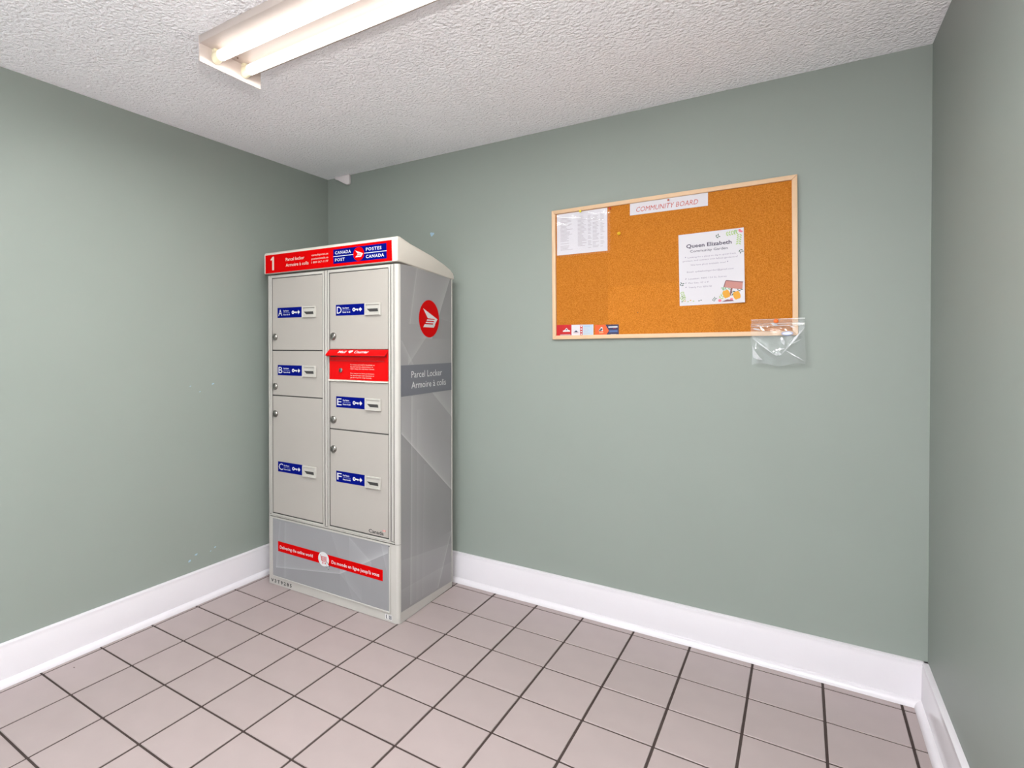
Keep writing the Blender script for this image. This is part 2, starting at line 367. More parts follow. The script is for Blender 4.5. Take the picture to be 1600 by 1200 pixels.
def door(letter, x0, x1, z0, z1, lx0, lz1, kx, kz, lblh=.055, canada=False):
    mb = MB(); mb.box(x0 + .002, x1 - .002, -.0042, -.0008, z0 + .002, z1 - .002, DOOR)
    d = mb.build('door', LK, bevel=.0012, seg=1)
    d['label'] = 'locker door %s, light grey' % letter
    z0l = lz1 - lblh; F = lambda x, y, z: (x, -.0042 - z, y)
    s = MB(); s.prism([(lx0, z0l), (lx0 + .183, z0l), (lx0 + .183, lz1), (lx0, lz1)], 0, .0005, BLUE, F)
    lw = {'C': .031, 'D': .031}.get(letter, .029)
    s.text(letter, lx0 + .007, lx0 + .007 + lw, z0l + .011, .0008, WHITE, F, h=.034, bold=.0)
    s.text('Key Return', lx0 + .045, lx0 + .085, z0l + .034, .0008, WHITE, F, h=.0075, bold=.02)
    s.text('Insert key here', lx0 + .045, lx0 + .093, z0l + .0255, .0008, mat('dull_print', (150, 160, 205), .5), F, h=.0045)
    s.text('Retour de clé', lx0 + .045, lx0 + .094, z0l + .0135, .0008, WHITE, F, h=.0075, bold=.02)
    key_icon(s, lx0 + .117, (z0l + lz1) / 2, .0185, .0008, WHITE, F)
    s.build('sticker', d)['label'] = 'blue key return sticker with letter %s and key symbol' % letter
    px0, px1 = lx0 + .189, lx0 + .285; pz1 = lz1 - .0; pz0 = pz1 - .058
    k = MB()
    frame(k, px0, px1, pz0, pz1, .0075, -.0042, -.0145, SLOTP)
    k.box(px0 + .0075, px1 - .0075, -.0095, -.0042, pz0 + .0075, pz1 - .0075, SLOTP)
    ko = k.build('key_slot', d, bevel=.0012, seg=1)
    # dark throat, joined to the plate mesh
    t = MB(); t.prism([(px0 + .012, pz0 + .031), (px1 - .018, pz0 + .031), (px1 - .015, pz0 + .0165), (px0 + .030, pz0 + .0165)], .0097 - .0042, .0102 - .0042, DARK, F)
    t.build('slot_opening', d)
    lock('lock', d, kx, kz)
    if canada:
        t = MB(); t.text('Canada', -.174, -.084, .4105, .0004, INK, F, h=.0175, bold=.02)
        t.rect(-.089, -.085, .428, .437, .0004, mat('flag_red', (206, 90, 70), .5), F); t.rect(-.078, -.074, .428, .437, .0004, mat('flag_red'), F)
        t.rect(-.085, -.078, .428, .437, .0003, WHITE, F); t.ell(-.0815, .4325, .0025, .003, .0005, mat('flag_red'), F, 8)
        t.build('wordmark', d)['label'] = 'black Canada wordmark with small flag'
    return d
LX0, LX1, RX0, RX1 = -.8405, -.4725, -.4235, -.0545
door('A', LX0, LX1, 1.291, Z1, -.798, 1.521, -.817, 1.363)
door('B', LX0, LX1, 1.0455, 1.2895, -.798, 1.211, -.817, 1.094)
door('C', LX0, LX1, Z0, 1.044, -.799, .686, -.816, .945)
door('D', RX0, RX1, 1.297, Z1, -.380, 1.521, -.397, 1.363)
door('E', RX0, RX1, .895, 1.137, -.380, 1.061, -.397, .942)
door('F', RX0, RX1, Z0, .8935, -.381, .685, -.397, .793, canada=True)

# red mail slot
mb = MB(); mb.box(RX0 + .003, RX1 - .001, -.008, -.0008, 1.146, 1.296, REDP)
ms = mb.build('mail_slot_panel', LK, bevel=.001, seg=1); ms['label'] = 'red outgoing mail panel with hood and slot'
mb = MB(); mb.prism([(.0, 1.2965), (-.0285, 1.272), (-.0300, 1.268), (-.0285, 1.265), (-.026, 1.266), (-.004, 1.283), (.0, 1.283)], RX0 - .001, RX1 + .001, REDP, lambda x, y, z: (z, x - .006, y))
mb.box(RX0 + .002, RX0 + .005, -.030, -.006, 1.262, 1.276, REDP)
mb.build('hood', ms, bevel=.0008, seg=1)
mb = MB(); mb.box(-.375, RX1 - .012, -.0088, -.008, 1.262, 1.270, mat('slot_shade', (96, 30, 48), .4)); mb.box(RX0 + .012, -.375, -.0088, -.008, 1.259, 1.270, DARK)  # purplish strip paints the shading under the hood; dark box is the slot
mb.box(RX0 + .006, RX1 - .020, -.0105, -.008, 1.238, 1.243, mat('dark_red', (170, 4, 10), .4))
mb.build('slot_shade', ms)
mb = MB()
hood_map = lambda x, y, z: (x, -.006 - (.0285 * (1 - y / .0377)) - z * .65, 1.272 + .0245 * y / .0377 + z * .76)
mb.text('Mail', -.352, -.300, .010, .0006, WHITE, hood_map, h=.019, bold=.02, shear=.2)
mb.poly([(-.285, .029), (-.262, .031), (-.260, .020), (-.274, .009), (-.287, .020)], .0006, WHITE, hood_map)
mb.text('Courrier', -.247, -.160, .010, .0006, WHITE, hood_map, h=.019, bold=.02, shear=.2)
mb.build('hood_lettering', ms)
mb = MB(); FM = lambda x, y, z: (x, -.008 - z, y)
L1 = ['For letters and mail to be picked up', 'by your carrier, please drop it in', 'here. Keep the red door closed.']
L2 = ['Pour envoyer vos lettres par le facteur,', 'les déposer dans cette ouverture et', 'garder la porte rouge fermée.']
for k, (t, wd) in enumerate(zip(L1 + L2, (.15, .14, .148, .148, .146, .132))):
    mb.text(t, -.283, -.283 + wd, 1.2195 - .0102 * k - (.012 if k > 2 else 0), .0004, mat('pink_print', (206, 170, 160), .5), FM, h=.0052, bold=.02)
mb.build('instructions', ms)
mb = MB(); mb.lathe([(.011, 0), (.011, .004), (.008, .006), (.0005, .0062)], STEEL, lambda a, b, c: (-.345 + a, -.008 - c, 1.193 + b), 20)
mb.ell(-.345, 1.193, .0042, .0055, .0066, DARK, FM, 12); mb.build('lock', ms, smooth=True)
mb = MB(); mb.box(RX0 - .003, RX1 + .002, -.012, -.0008, 1.1375, 1.1455, CREAM); mb.build('ledge', ms, bevel=.001, seg=1)

# base panel with the red slogan strip
mb = MB(); frame(mb, -.853, -.0455, .044, .3765, .0085, 0, -.005, SHELL); mb.build('base_rim', LK, bevel=.0015)
mb = MB(); mb.box(-.8425, -.0545, -.003, -.0008, .0505, .3685, VF)
bpn = mb.build('base_panel', LK); bpn['label'] = 'grey silk-patterned lower panel'
F3 = lambda x, y, z: (x, -.003 - z, y)
mb = MB(); mb.prism([(-.803, .193), (-.091, .189), (-.091, .243), (-.803, .248)], 0, .0005, RED, F3)
mb.text('Delivering the online world', -.788, -.545, .2105, .0008, WHITE, F3, h=.0165, bold=.012)
mb.text("Du monde en ligne jusqu'à vous", -.415, -.112, .2065, .0008, WHITE, F3, h=.0165, bold=.012)
mb.ell(-.469, .2175, .037, .037, .001, WHITE, F3, 28)
R2 = mat('red_vinyl')
for a in (0,):
    mb.poly([(-.492, .238), (-.489, .238), (-.478, .205), (-.481, .205)], .0013, R2, F3)
    mb.rect(-.481, -.451, .204, .2065, .0013, R2, F3)
    for q in range(4): mb.rect(-.485, -.447 - q * .001, .229 - q * .0065, .2315 - q * .0065, .0013, R2, F3)
    for q in range(5): mb.rect(-.484 + q * .0085, -.482 + q * .0085, .210, .2315, .0013, R2, F3)
    mb.ell(-.474, .197, .004, .004, .0013, R2, F3, 10); mb.ell(-.458, .197, .004, .004, .0013, R2, F3, 10)
mb.poly([(-.449, .213), (-.425, .186), (-.437, .186), (-.431, .172), (-.437, .170), (-.443, .184), (-.450, .177)], .0016, INK, F3)
mb.poly([(-.4475, .208), (-.430, .188), (-.4385, .188), (-.434, .174), (-.4365, .173), (-.442, .187), (-.4485, .181)], .0019, WHITE, F3)
mb.build('slogan_strip', bpn)['label'] = 'red slogan strip with white shopping cart disc'
mb = MB(); F0 = lambda x, y, z: (x, -.0 - z, y)
mb.text('V3T9285', -.862, -.703, .014, .0006, INK, F0, h=.018, bold=.03, spacing=1.5); mb.build('serial_lettering', LK)
mb = MB(); mb.rect(-.079, -.061, .012, .036, .0004, WHITE, F0); mb.rect(-.058, -.040, .012, .036, .0004, WHITE, F0)
mb.rect(-.074, -.070, .015, .033, .0008, INK, F0); mb.rect(-.074, -.066, .015, .018, .0008, INK, F0)
mb.rect(-.056, -.042, .015, .033, .0008, mat('grey_print', (90, 88, 96), .5), F0); mb.ell(-.049, .024, .0045, .006, .001, WHITE, F0, 12); mb.ell(-.049, .024, .003, .004, .0013, INK, F0, 12)
mb.build('warning_stickers', LK)
mb = MB(); mb.ell(-.051, .365, .003, .003, -.0, INK, lambda x, y, z: (x, -.0062, y), 10); mb.build('rivet', LK)

# header sign on the cap
SG = lambda x, y, z: (x, -.0145 - z, y)
def post_logo(mb, cx, cy, rx, ry, z, mp, m=WHITE):
    q = lambda pts: mb.poly([(cx + a * rx, cy + b * ry) for a, b in pts], z, m, mp)
    q([(-.61, .53), (-.16, .03), (.62, .0), (.83, .0)])
    q([(.83, .005), (.40, -.46), (.26, -.46), (.56, .02)])
    for (ya, xa, yb, xb) in ((-.04, -.20, -.11, -.27), (-.17, -.30, -.235, -.38), (-.30, -.45, -.46, -.60)):
        q([(xa, ya), (.6, ya), (.45, yb), (xb, yb)])
mb = MB(); mb.prism([(-.879, 1.7115), (-.0235, 1.7125), (-.0265, 1.810), (-.8795, 1.8105)], 0, .001, RED, SG)
PINK = mat('pink_print')
mb.poly([(-.826, 1.726), (-.812, 1.726), (-.812, 1.800), (-.822, 1.800), (-.838, 1.786), (-.836, 1.778), (-.826, 1.784)], .0013, mat('warm_white', (208, 188, 176), .5), SG)
mb.text('Parcel locker', -.722, -.586, 1.768, .0013, mat('warm_white'), SG, h=.017, bold=.012)
mb.text('Armoire à colis', -.722, -.556, 1.738, .0013, mat('warm_white'), SG, h=.017, bold=.012)
mb.text('canadapost.ca', -.535, -.420, 1.778, .0013, PINK, SG, h=.010, bold=.01)
mb.text('postescanada.ca', -.535, -.420, 1.759, .0013, PINK, SG, h=.010, bold=.01)
mb.text('1 800 267-1177', -.535, -.420, 1.740, .0013, PINK, SG, h=.010, bold=.01)
mb.prism([(-.386, 1.726), (-.054, 1.726), (-.056, 1.7985), (-.387, 1.7975)], .001, .0013, BLUE, SG)
mb.rect(-.386, -.055, 1.7605, 1.7635, .0016, WHITE, SG)
mb.text('CANADA', -.374, -.272, 1.7725, .0016, WHITE, SG, h=.015, bold=.012, spacing=1.15)
mb.text('POST', -.374, -.312, 1.737, .0016, WHITE, SG, h=.015, bold=.012, spacing=1.15)
mb.text('POSTES', -.178, -.085, 1.7725, .0016, WHITE, SG, h=.015, bold=.012, spacing=1.15)
mb.text('CANADA', -.178, -.070, 1.737, .0016, WHITE, SG, h=.015, bold=.012, spacing=1.15)
mb.ell(-.223, 1.762, .034, .034, .0019, RED, SG, 28); post_logo(mb, -.223, 1.762, .034, .034, .0023, SG)
mb.build('header_sign', LK)['label'] = 'red header sign with blue postal panel and number 1'

# side vinyl
SM = lambda x, y, z: (z, x, y)
mb = MB(); mb.prism([(.0185, .054), (.500, .033), (.500, 1.676), (.10, 1.6995), (.0185, 1.6998)], 0, .0008, VS, SM)
sv = mb.build('side_panel', LK); sv['label'] = 'grey silk-patterned side panel'
mb = MB(); mb.box(0, .0035, .5005, .5045, .03, 1.672, SHELL); mb.build('rear_trim', LK)
mb = MB(); mb.prism([(.0185, 1.074), (.500, 1.0755), (.500, 1.222), (.0185, 1.222)], .0008, .0013, BAND, SM)
mb.text('Parcel Locker', .108, .398, 1.1595, .0017, WHITE, SM, h=.032)
mb.text('Armoire à colis', .108, .438, 1.1075, .0017, WHITE, SM, h=.032)
mb.build('name_band', sv)['label'] = 'dark grey band with white lettering'
mb = MB(); mb.ell(.2725, 1.4515, .097, .095, .0013, RED, SM, 40); post_logo(mb, .2725, 1.4515, .097, .095, .0017, SM)
mb.build('emblem', sv)['label'] = 'round red emblem with white winged arrow'

# ------------------------------------------------------------------ ceiling light
TRAY = mat('fixture_enamel', (196, 182, 176), .35)
LAMP = mat('lamp_glow', (255, 255, 255), .3, emit=(255, 247, 238), es=TUBE_POWER)
HOLD = mat('lampholder', (232, 224, 196), .4)
FX0, FX1, FY0, FY1 = .826, 2.060, -1.527, -1.257
CLT = empty('ceiling_light', (.826, -1.392, H))
tag(CLT, 'open two-tube fluorescent light fixture on the textured ceiling', 'light')
def q3(mb, x0, x1, y0, y1, z0, z1, m): mb.box(x0 - .826, x1 - .826, y0 + 1.392, y1 + 1.392, z0 - H, z1 - H, m)
mb = MB(); q3(mb, FX0 + .004, FX1 - .004, FY0, FY1, 2.372, H, TRAY); mb.build('housing', CLT, bevel=.003)
for x in (FX0, FX1 - .006):
    mb = MB(); q3(mb, x, x + .006, FY0, FY1, 2.31, H, TRAY); mb.build('end_plate', CLT, bevel=.0015, seg=1)
TY = (-1.462, -1.335)
for y in TY:
    mb = MB(); mb.lathe([(.017, .035), (.019, .038), (.019, .050), (.019, FX1 - FX0 - .050), (.019, FX1 - FX0 - .038), (.017, FX1 - FX0 - .035)], LAMP, lambda a, b, c: (c, y + 1.392 + a, 2.346 - H + b), 20)
    mb.build('fluorescent_tube', CLT, smooth=True)
    for sg in (-1, 1):              # the glowing underside of the tube, as two narrow strips that follow it
        tl = bpy.data.lights.new('tube_light', 'AREA'); tl.shape = 'RECTANGLE'; tl.size = 1.12; tl.size_y = .024
        tl.energy = TUBE_LIGHT; tl.color = (.93, .97, .93)
        to = bpy.data.objects.new('tube_light', tl); C.objects.link(to)
        an = sg * math.radians(12); to.rotation_euler = (an, 0, 0)
        to.location = ((FX0 + FX1) / 2, y + .0195 * math.sin(an), 2.346 - .0195 * math.cos(an))
    for sx, dx in ((FX0 + .006, 1), (FX1 - .006, -1)):
        mb = MB(); mb.lathe([(.022, 0), (.024, .006), (.023, .016), (.018, .028)], HOLD, lambda a, b, c: (sx - .826 + dx * c, y + 1.392 + a * .8, 2.346 - H + b), 20)
        q3(mb, min(sx, sx + dx * .014), max(sx, sx + dx * .014), y - .014, y + .014, 2.34, 2.372, HOLD)
        mb.build('lampholder', CLT, smooth=True)
SCR = mat('screw_steel', (120, 100, 84), .4, metal=1)
for x, y in ((FX0 + .03, -1.385), (FX0 + .012, -1.268), (FX0 + .034, -1.40)):
    mb = MB(); mb.lathe([(.0035, 0), (.003, .002), (.0005, .0025)], SCR, lambda a, b, c: (x - .826 + a, y + 1.392 - b, 2.372 - H - c), 10); mb.build('screw', CLT, smooth=True)

# torn flap in the corner of the ceiling
mb = MB(); FLP = mat('torn_plaster', (216, 206, 208), .7, bump=.5, bscale=60, bdist=.004)
mb.prism([(.075, 2.399), (.197, 2.399), (.198, 2.352), (.196, 2.341), (.186, 2.336), (.172, 2.338), (.128, 2.362), (.105, 2.376), (.082, 2.384)], .001, .020, FLP, FRONT)
tag(mb.build('plaster_flap', bevel=.003), 'small white torn flap of plaster hanging below the ceiling in the back left corner', 'plaster')

# ------------------------------------------------------------------ cork board
WOOD = mat('pine_frame', (206, 170, 136), .5, noise=.06, nscale=30)
def cork_mat():
    m = bpy.data.materials.new('cork'); m.use_nodes = True; nt = m.node_tree; b = nt.nodes['Principled BSDF']; b.inputs['Roughness'].default_value = .9
    b.inputs['Specular IOR Level'].default_value = .15
    tc = nt.nodes.new('ShaderNodeTexCoord')
    n = nt.nodes.new('ShaderNodeTexNoise'); n.inputs['Scale'].default_value = 230; n.inputs['Detail'].default_value = 3; nt.links.new(tc.outputs['Object'], n.inputs['Vector'])
    r = nt.nodes.new('ShaderNodeValToRGB'); e = r.color_ramp.elements
    e[0].position = .36; e[0].color = srgb((158, 92, 22)); e[1].position = .66; e[1].color = srgb((188, 117, 44)); nt.links.new(n.outputs['Fac'], r.inputs[0])
    # sheets that once hung here left a slightly paler rectangle
    sp = nt.nodes.new('ShaderNodeSeparateXYZ'); nt.links.new(tc.outputs['Object'], sp.inputs[0])
    def mt(op, a, c):
        q = nt.nodes.new('ShaderNodeMath'); q.operation = op
        for k, v in enumerate((a, c)):
            if isinstance(v, float): q.inputs[k].default_value = v
            else: nt.links.new(v, q.inputs[k])
        return q.outputs[0]
    X, Z = sp.outputs[0], sp.outputs[2]
    a = mt('MULTIPLY', mt('GREATER_THAN', X, .272), mt('LESS_THAN', X, .72)); a = mt('MULTIPLY', a, mt('LESS_THAN', Z, .245)); 
    c = mt('MULTIPLY', mt('GREATER_THAN', X, .272), mt('LESS_THAN', X, .99))
    k = mt('ADD', mt('MULTIPLY', a, .07), mt('MULTIPLY', c, .05)); k = mt('ADD', k, 1.0)
    v = nt.nodes.new('ShaderNodeVectorMath'); v.operation = 'SCALE'; nt.links.new(r.outputs[0], v.inputs[0]); nt.links.new(k, v.inputs['Scale'])
    nt.links.new(v.outputs[0], b.inputs['Base Color'])
    bpn_ = nt.nodes.new('ShaderNodeBump'); bpn_.inputs['Strength'].default_value = .4; bpn_.inputs['Distance'].default_value = .001
    nt.links.new(n.outputs['Fac'], bpn_.inputs['Height']); nt.links.new(bpn_.outputs[0], b.inputs['Normal'])
    return m
BD = empty('cork_board', (1.538, 0, 1.345), (0, -math.radians(.55), 0))
tag(BD, 'large cork notice board in a pale pine frame hanging on the green back wall', 'notice board')
bw, bh, fw = 1.020, .642, .019
mb = MB(); mb.box(.012, bw - .012, -.0095, 0, .012, bh - .012, cork_mat()); mb.build('cork_panel', BD)
def strip(p): mb = MB(); mb.prism(p, 0.0, .0185, WOOD, FRONT); mb.build('frame_strip', BD, bevel=.0018)
strip([(0, 0), (bw, 0), (bw - fw, fw), (fw, fw)]); strip([(0, bh), (fw, bh - fw), (bw - fw, bh - fw), (bw, bh)])
strip([(0, 0), (fw, fw), (fw, bh - fw), (0, bh)]); strip([(bw, 0), (bw, bh), (bw - fw, bh - fw), (bw - fw, fw)])

PAPER = mat('paper', (198, 193, 199), .6)
FAINT = mat('faint_print', (172, 164, 170), .6)
CY = .0098          # cork face distance from the wall
def sheet(name, x, z, w_, h_, rot, label, cat, m=PAPER, off=.0004, th=.0004, group=None, curl=0):
    """thin paper: local x right, z up, drawn facing -y; returns root mesh"""
    mb = MB(); n = 8
    vs = []; fs = []
    for layer in (0, th):
        for j in range(n + 1):
            for i in range(n + 1):
                u, v = i / n, j / n
                vs.append((u * w_, -layer, v * h_))
    K = (n + 1) ** 2
    for j in range(n):
        for i in range(n):
            a = j * (n + 1) + i
            fs.append((K + a, K + a + 1, K + a + n + 2, K + a + n + 1)); fs.append((a, a + n + 1, a + n + 2, a + 1))
    mb.add(vs, fs, m)
    mb.curl = (curl, w_, h_)
    return mb, (x, -(CY + off), z), (0, -math.radians(rot), 0), name, label, cat, group
def finish(t):
    mb, loc, rot, name, label, cat, group = t
    c_, w_, h_ = mb.curl
    mb.v = [(x, y - c_ * (max(0, x / w_ - .6) / .4) ** 2 * max(0, 1 - z / h_) ** 2, z) for x, y, z in mb.v]
    o = mb.build(name, loc=loc, rot=rot); tag(o, label, cat, group); return o
Q = lambda x, y, z: (x, -z - .0004, y)

# list sheet in a clear sleeve
t = sheet('paper_sheet', 1.5585, 1.763, .2475, .2035, .4, 'white printed list sheet in a clear sleeve at the board top left corner', 'paper')
mb = t[0]
for col, (cx, cw) in enumerate(((.018, .065), (.105, .045), (.155, .02), (.178, .032), (.215, .02))):
    for r in range(26):
        z = .178 - r * .0062
        L = cw * random.uniform(.45, 1) if random.random() > .12 else 0
        if L: mb.rect(cx, cx + L, z, z + .0026, .0004, FAINT, Q)
lst = finish(t)
SLV = bpy.data.materials.new('clear_sleeve'); SLV.use_nodes = True
def film(m, base_t, rough, tint=(1, 1, 1, 1), haze=.05):
    nt = m.node_tree; nt.nodes.clear(); out = nt.nodes.new('ShaderNodeOutputMaterial')
    tr = nt.nodes.new('ShaderNodeBsdfTransparent'); tr.inputs[0].default_value = tint
    gl = nt.nodes.new('ShaderNodeBsdfGlossy'); gl.inputs['Roughness'].default_value = rough
    df = nt.nodes.new('ShaderNodeBsdfDiffuse'); df.inputs[0].default_value = (.7, .7, .72, 1)
    fr = nt.nodes.new('ShaderNodeFresnel'); fr.inputs[0].default_value = base_t
    m1 = nt.nodes.new('ShaderNodeMixShader'); m2 = nt.nodes.new('ShaderNodeMixShader'); m1.inputs[0].default_value = haze
    nt.links.new(tr.outputs[0], m1.inputs[1]); nt.links.new(df.outputs[0], m1.inputs[2])
    nt.links.new(fr.outputs[0], m2.inputs[0]); nt.links.new(m1.outputs[0], m2.inputs[1]); nt.links.new(gl.outputs[0], m2.inputs[2])
    nt.links.new(m2.outputs[0], out.inputs[0])
film(SLV, 1.3, .05, haze=.02)
n = 16; vs = []; fs = []
for j in range(n + 1):
    for i in range(n + 1):
        u, v = i / n, j / n
        vs.append((-.001 + u * .262, -.003 - .0012 * math.sin(9 * u + 3 * v) * v - .0010 * math.sin(23 * v * (1.2 + .5 * u)) * v * v, -.010 + v * .2125))
for j in range(n):
    for i in range(n):
        a = j * (n + 1) + i; fs.append((a, a + 1, a + n + 2, a + n + 1))
mb = MB(); mb.add(vs, fs, SLV); so = mb.build('clear_sleeve', lst, smooth=True)

# title strip
t = sheet('title_strip', 1.908, 1.917, .324, .060, .15, 'white paper strip headed COMMUNITY BOARD in red below the top of the frame', 'sign')
t[0].text('COMMUNITY BOARD', .028, .286, .0125, .0004, mat('title_red', (178, 74, 64), .6), Q, h=.0215, shear=.22, bold=.0)
finish(t)

# garden flyer
t = sheet('flyer', 2.1215, 1.4895, .2515, .3135, 1.15, 'white community garden flyer with yellow pumpkins and leaves pinned to the cork', 'flyer', curl=.012)
mb = t[0]; K = mat('flyer_ink', (66, 56, 78), .6); K2 = mat('flyer_ink_light', (128, 118, 140), .6)
mb.text('Queen Elizabeth', .031, .206, .252, .0004, K, Q, h=.0165, bold=.022)
mb.text('Community Garden', .046, .191, .231, .0004, K, Q, h=.0105, bold=.006)
mb.text('Looking for a place to dig in, grow fresh', .036, .221, .207, .0004, K2, Q, h=.0062)
mb.text('produce, and connect with fellow gardeners?', .016, .228, .1925, .0004, K2, Q, h=.0062)
mb.text('We have plots available now!', .047, .183, .173, .0004, K2, Q, h=.0062)
mb.text('Email: qelizabethgarden@gmail.com', .032, .212, .1435, .0004, K2, Q, h=.0062)
mb.text('Location: 9800 124 St, Surrey', .037, .186, .113, .0004, K2, Q, h=.0062)
mb.text("Plot Size: 10' x 8'", .037, .117, .0945, .0004, K2, Q, h=.0062)
mb.text('Yearly Fee: $35.00', .037, .128, .0755, .0004, K2, Q, h=.0062)
for x, z in ((.027, .209), (.190, .175), (.027, .114), (.027, .096), (.027, .077)): mb.ell(x, z + .003, .0018, .0032, .0004, K2, Q, 8, rot=-.5)
GR = [mat('leaf_dark', (70, 94, 82), .6), mat('leaf_light', (150, 178, 104), .6), mat('leaf_mid', (120, 164, 120), .6)]
YL = mat('pumpkin', (204, 142, 22), .6); PKF = mat('flower', (214, 110, 130), .6); BRD = mat('sign_brown', (176, 118, 110), .6); BRK = mat('sign_dark', (120, 78, 82), .6)
def sprig(x, z, ang, n_, s, g_):
    for k in range(n_):
        cx, cz = x + math.cos(ang) * s * k, z + math.sin(ang) * s * k
        for sgn in (-1, 1):
            a = ang + sgn * .9; mb.ell(cx + math.cos(a) * s * .7, cz + math.sin(a) * s * .7, s * .62, s * .26, .0004, g_, Q, 10, rot=a)
sprig(.148, .286, .5, 2, .008, GR[0]); sprig(.186, .294, .1, 5, .009, GR[1]); sprig(.236, .288, -1.7, 5, .009, GR[1]); sprig(.236, .222, -1.0, 2, .008, GR[0]); sprig(.214, .300, .2, 2, .006, GR[2])
for x, z in ((.236, .305), (.243, .298), (.238, .300)): mb.ell(x, z, .005, .004, .0007, PKF, Q, 8)
sprig(.008, .088, 1.2, 2, .008, GR[0]); sprig(.010, .062, -1.3, 4, .008, GR[1]); sprig(.004, .040, -.8, 3, .008, GR[1])
for x, z, g_ in ((.010, .018, GR[0]), (.022, .021, YL), (.034, .017, GR[1]), (.044, .022, YL), (.056, .018, GR[1]), (.078, .018, GR[0]), (.086, .020, GR[0])): mb.ell(x, z, .0035, .002, .0004, g_, Q, 8)
mb.poly([(.172, .070), (.180, .096), (.245, .085), (.243, .058), (.236, .056)], .0006, BRD, Q)
mb.poly([(.180, .096), (.184, .099), (.247, .087), (.245, .083)], .0007, BRK, Q); mb.poly([(.172, .070), (.180, .096), (.183, .096), (.176, .069)], .0008, BRK, Q)
mb.text('GARDEN', .184, .234, .073, .0009, BRK, Q, h=.010, bold=.01, vshear=-.22)
mb.poly([(.200, .064), (.207, .063), (.200, .032), (.194, .032)], .0006, BRK, Q)
for px, pz in ((.183, .040), (.222, .032)):
    for k in (-1, 0, 1): mb.ell(px + k * .006, pz + .002 * k, .007, .017, .0008 + .0001 * k, YL, Q, 16, rot=.25)
sprig(.170, .056, .4, 3, .010, GR[2]); sprig(.206, .050, -1.2, 2, .009, GR[0]); sprig(.160, .022, .9, 3, .009, GR[1]); sprig(.226, .052, .6, 2, .009, GR[0]); sprig(.132, .014, .9, 3, .006, GR[0]); sprig(.178, .060, 2.2, 2, .008, GR[2])
mb.ell(.158, .014, .0065, .0065, .0009, PKF, Q, 8); mb.ell(.202, .016, .006, .006, .0009, PKF, Q, 8)
mb.poly([(.164, .008), (.212, .008), (.206, .013), (.186, .017), (.174, .012)], .001, BRK, Q)
finish(t)

# cards tucked along the bottom of the frame
CR = mat('card_red', (176, 4, 10), .35); CO = mat('card_orange', (208, 78, 8), .4); CN = mat('card_navy', (30, 26, 68), .4); CB = mat('card_blue', (166, 180, 196), .5)
t = sheet('business_card', 1.5575, 1.3625, .0745, .0545, .5, 'bright red business card in the bottom left corner of the board', 'card', m=CR, group=None)
mb = t[0]; mb.text('REALTY', .033, .068, .017, .0004, WHITE, Q, h=.006, bold=.02) if False else None
mb.poly([(.032, .020), (.068, .020), (.068, .026), (.060, .028), (.050, .039), (.040, .028), (.032, .026)], .0004, WHITE, Q); mb.poly([(.043, .028), (.050, .034), (.057, .028)], .0007, CN, Q)
mb.rect(.018, .070, .003, .0065, .0004, FAINT, Q); finish(t)
t = sheet('business_card', 1.6325, 1.3620, .1075, .0540, .2, 'white and pale blue business card with a red strip between red and orange cards', 'card', off=.0009)
mb = t[0]; mb.rect(.043, .055, .002, .050, .0004, CR, Q); mb.rect(.057, .105, .001, .053, .0003, CB, Q)
for k in range(4): mb.ell(.049, .008 + k * .0125, .0035, .0035, .0008, WHITE, Q, 8)
mb.poly([(.010, .018), (.036, .018), (.030, .021), (.023, .027), (.016, .021)], .0004, CN, Q); mb.rect(.009, .037, .014, .0155, .0004, CR, Q)
for k, (L, m_) in enumerate(((.032, CN), (.022, FAINT), (.026, FAINT), (.020, FAINT), (.030, FAINT))): mb.rect(.060, .060 + L, .044 - .0085 * k, .0465 - .0085 * k, .0006, mat('slate_print', (140, 160, 190), .6) if k == 0 else m_, Q)
finish(t)
t = sheet('business_card', 1.7475, 1.3625, .1115, .0505, .6, 'orange and navy business card with an arrow-shaped orange field', 'card', m=CN, off=.0004)
mb = t[0]; mb.poly([(0, 0), (.052, 0), (.066, .022), (.050, .0505), (0, .0505)], .0004, CO, Q)
for x, z, a, b in ((.028, .028, .009, .005), (.032, .034, .005, .006), (.024, .024, .006, .004), (.033, .026, .005, .007)): mb.ell(x, z, a, b, .0007, WHITE, Q, 12, rot=.5)
mb.rect(.020, .040, .012, .0145, .0007, mat('peach', (255, 190, 150), .5), Q)
mb.rect(.064, .106, .036, .042, .0004, PAPER, Q); mb.rect(.085, .100, .031, .033, .0004, CR, Q); mb.rect(.068, .106, .014, .024, .0004, mat('mid_blue', (60, 84, 136), .5), Q); mb.rect(.074, .100, .003, .005, .0004, FAINT, Q)
finish(t)

# push pins
def pin(x, z, r, m, label, y=CY):
    mb = MB()
    mb.lathe([(r * .55, 0), (r * .6, r * .3), (r * .45, r * .5), (r * .8, r * .9), (r, r * 1.3), (r * .9, r * 1.75), (r * .5, r * 2.05), (.0003, r * 2.1)], m, FRONT, 16)
    tag(mb.build('push_pin', smooth=True, loc=(x, -y - .0003, z)), label, 'pin', 'push pins on the cork board')
pin(1.679, 1.9655, .006, mat('pin_yellow', (226, 206, 20), .3), 'yellow push pin holding the sleeved list sheet', CY + .0052)
pin(1.818, 1.962, .0055, mat('pin_red', (190, 50, 20), .3), 'dark red push pin in bare cork right of the list sheet')
pin(1.861, 1.838, .008, mat('pin_gold', (214, 168, 12), .3), 'large yellow push pin alone in bare cork below the dark red pin')
pin(2.0745, 1.9635, .0045, mat('pin_rust', (168, 74, 50), .4), 'rust-coloured push pin in the COMMUNITY BOARD strip', CY + .0006)
pin(2.483, 1.4135, .0085, mat('pin_orange', (240, 110, 40), .3), 'orange push pin holding up the clear plastic bag', .0255)
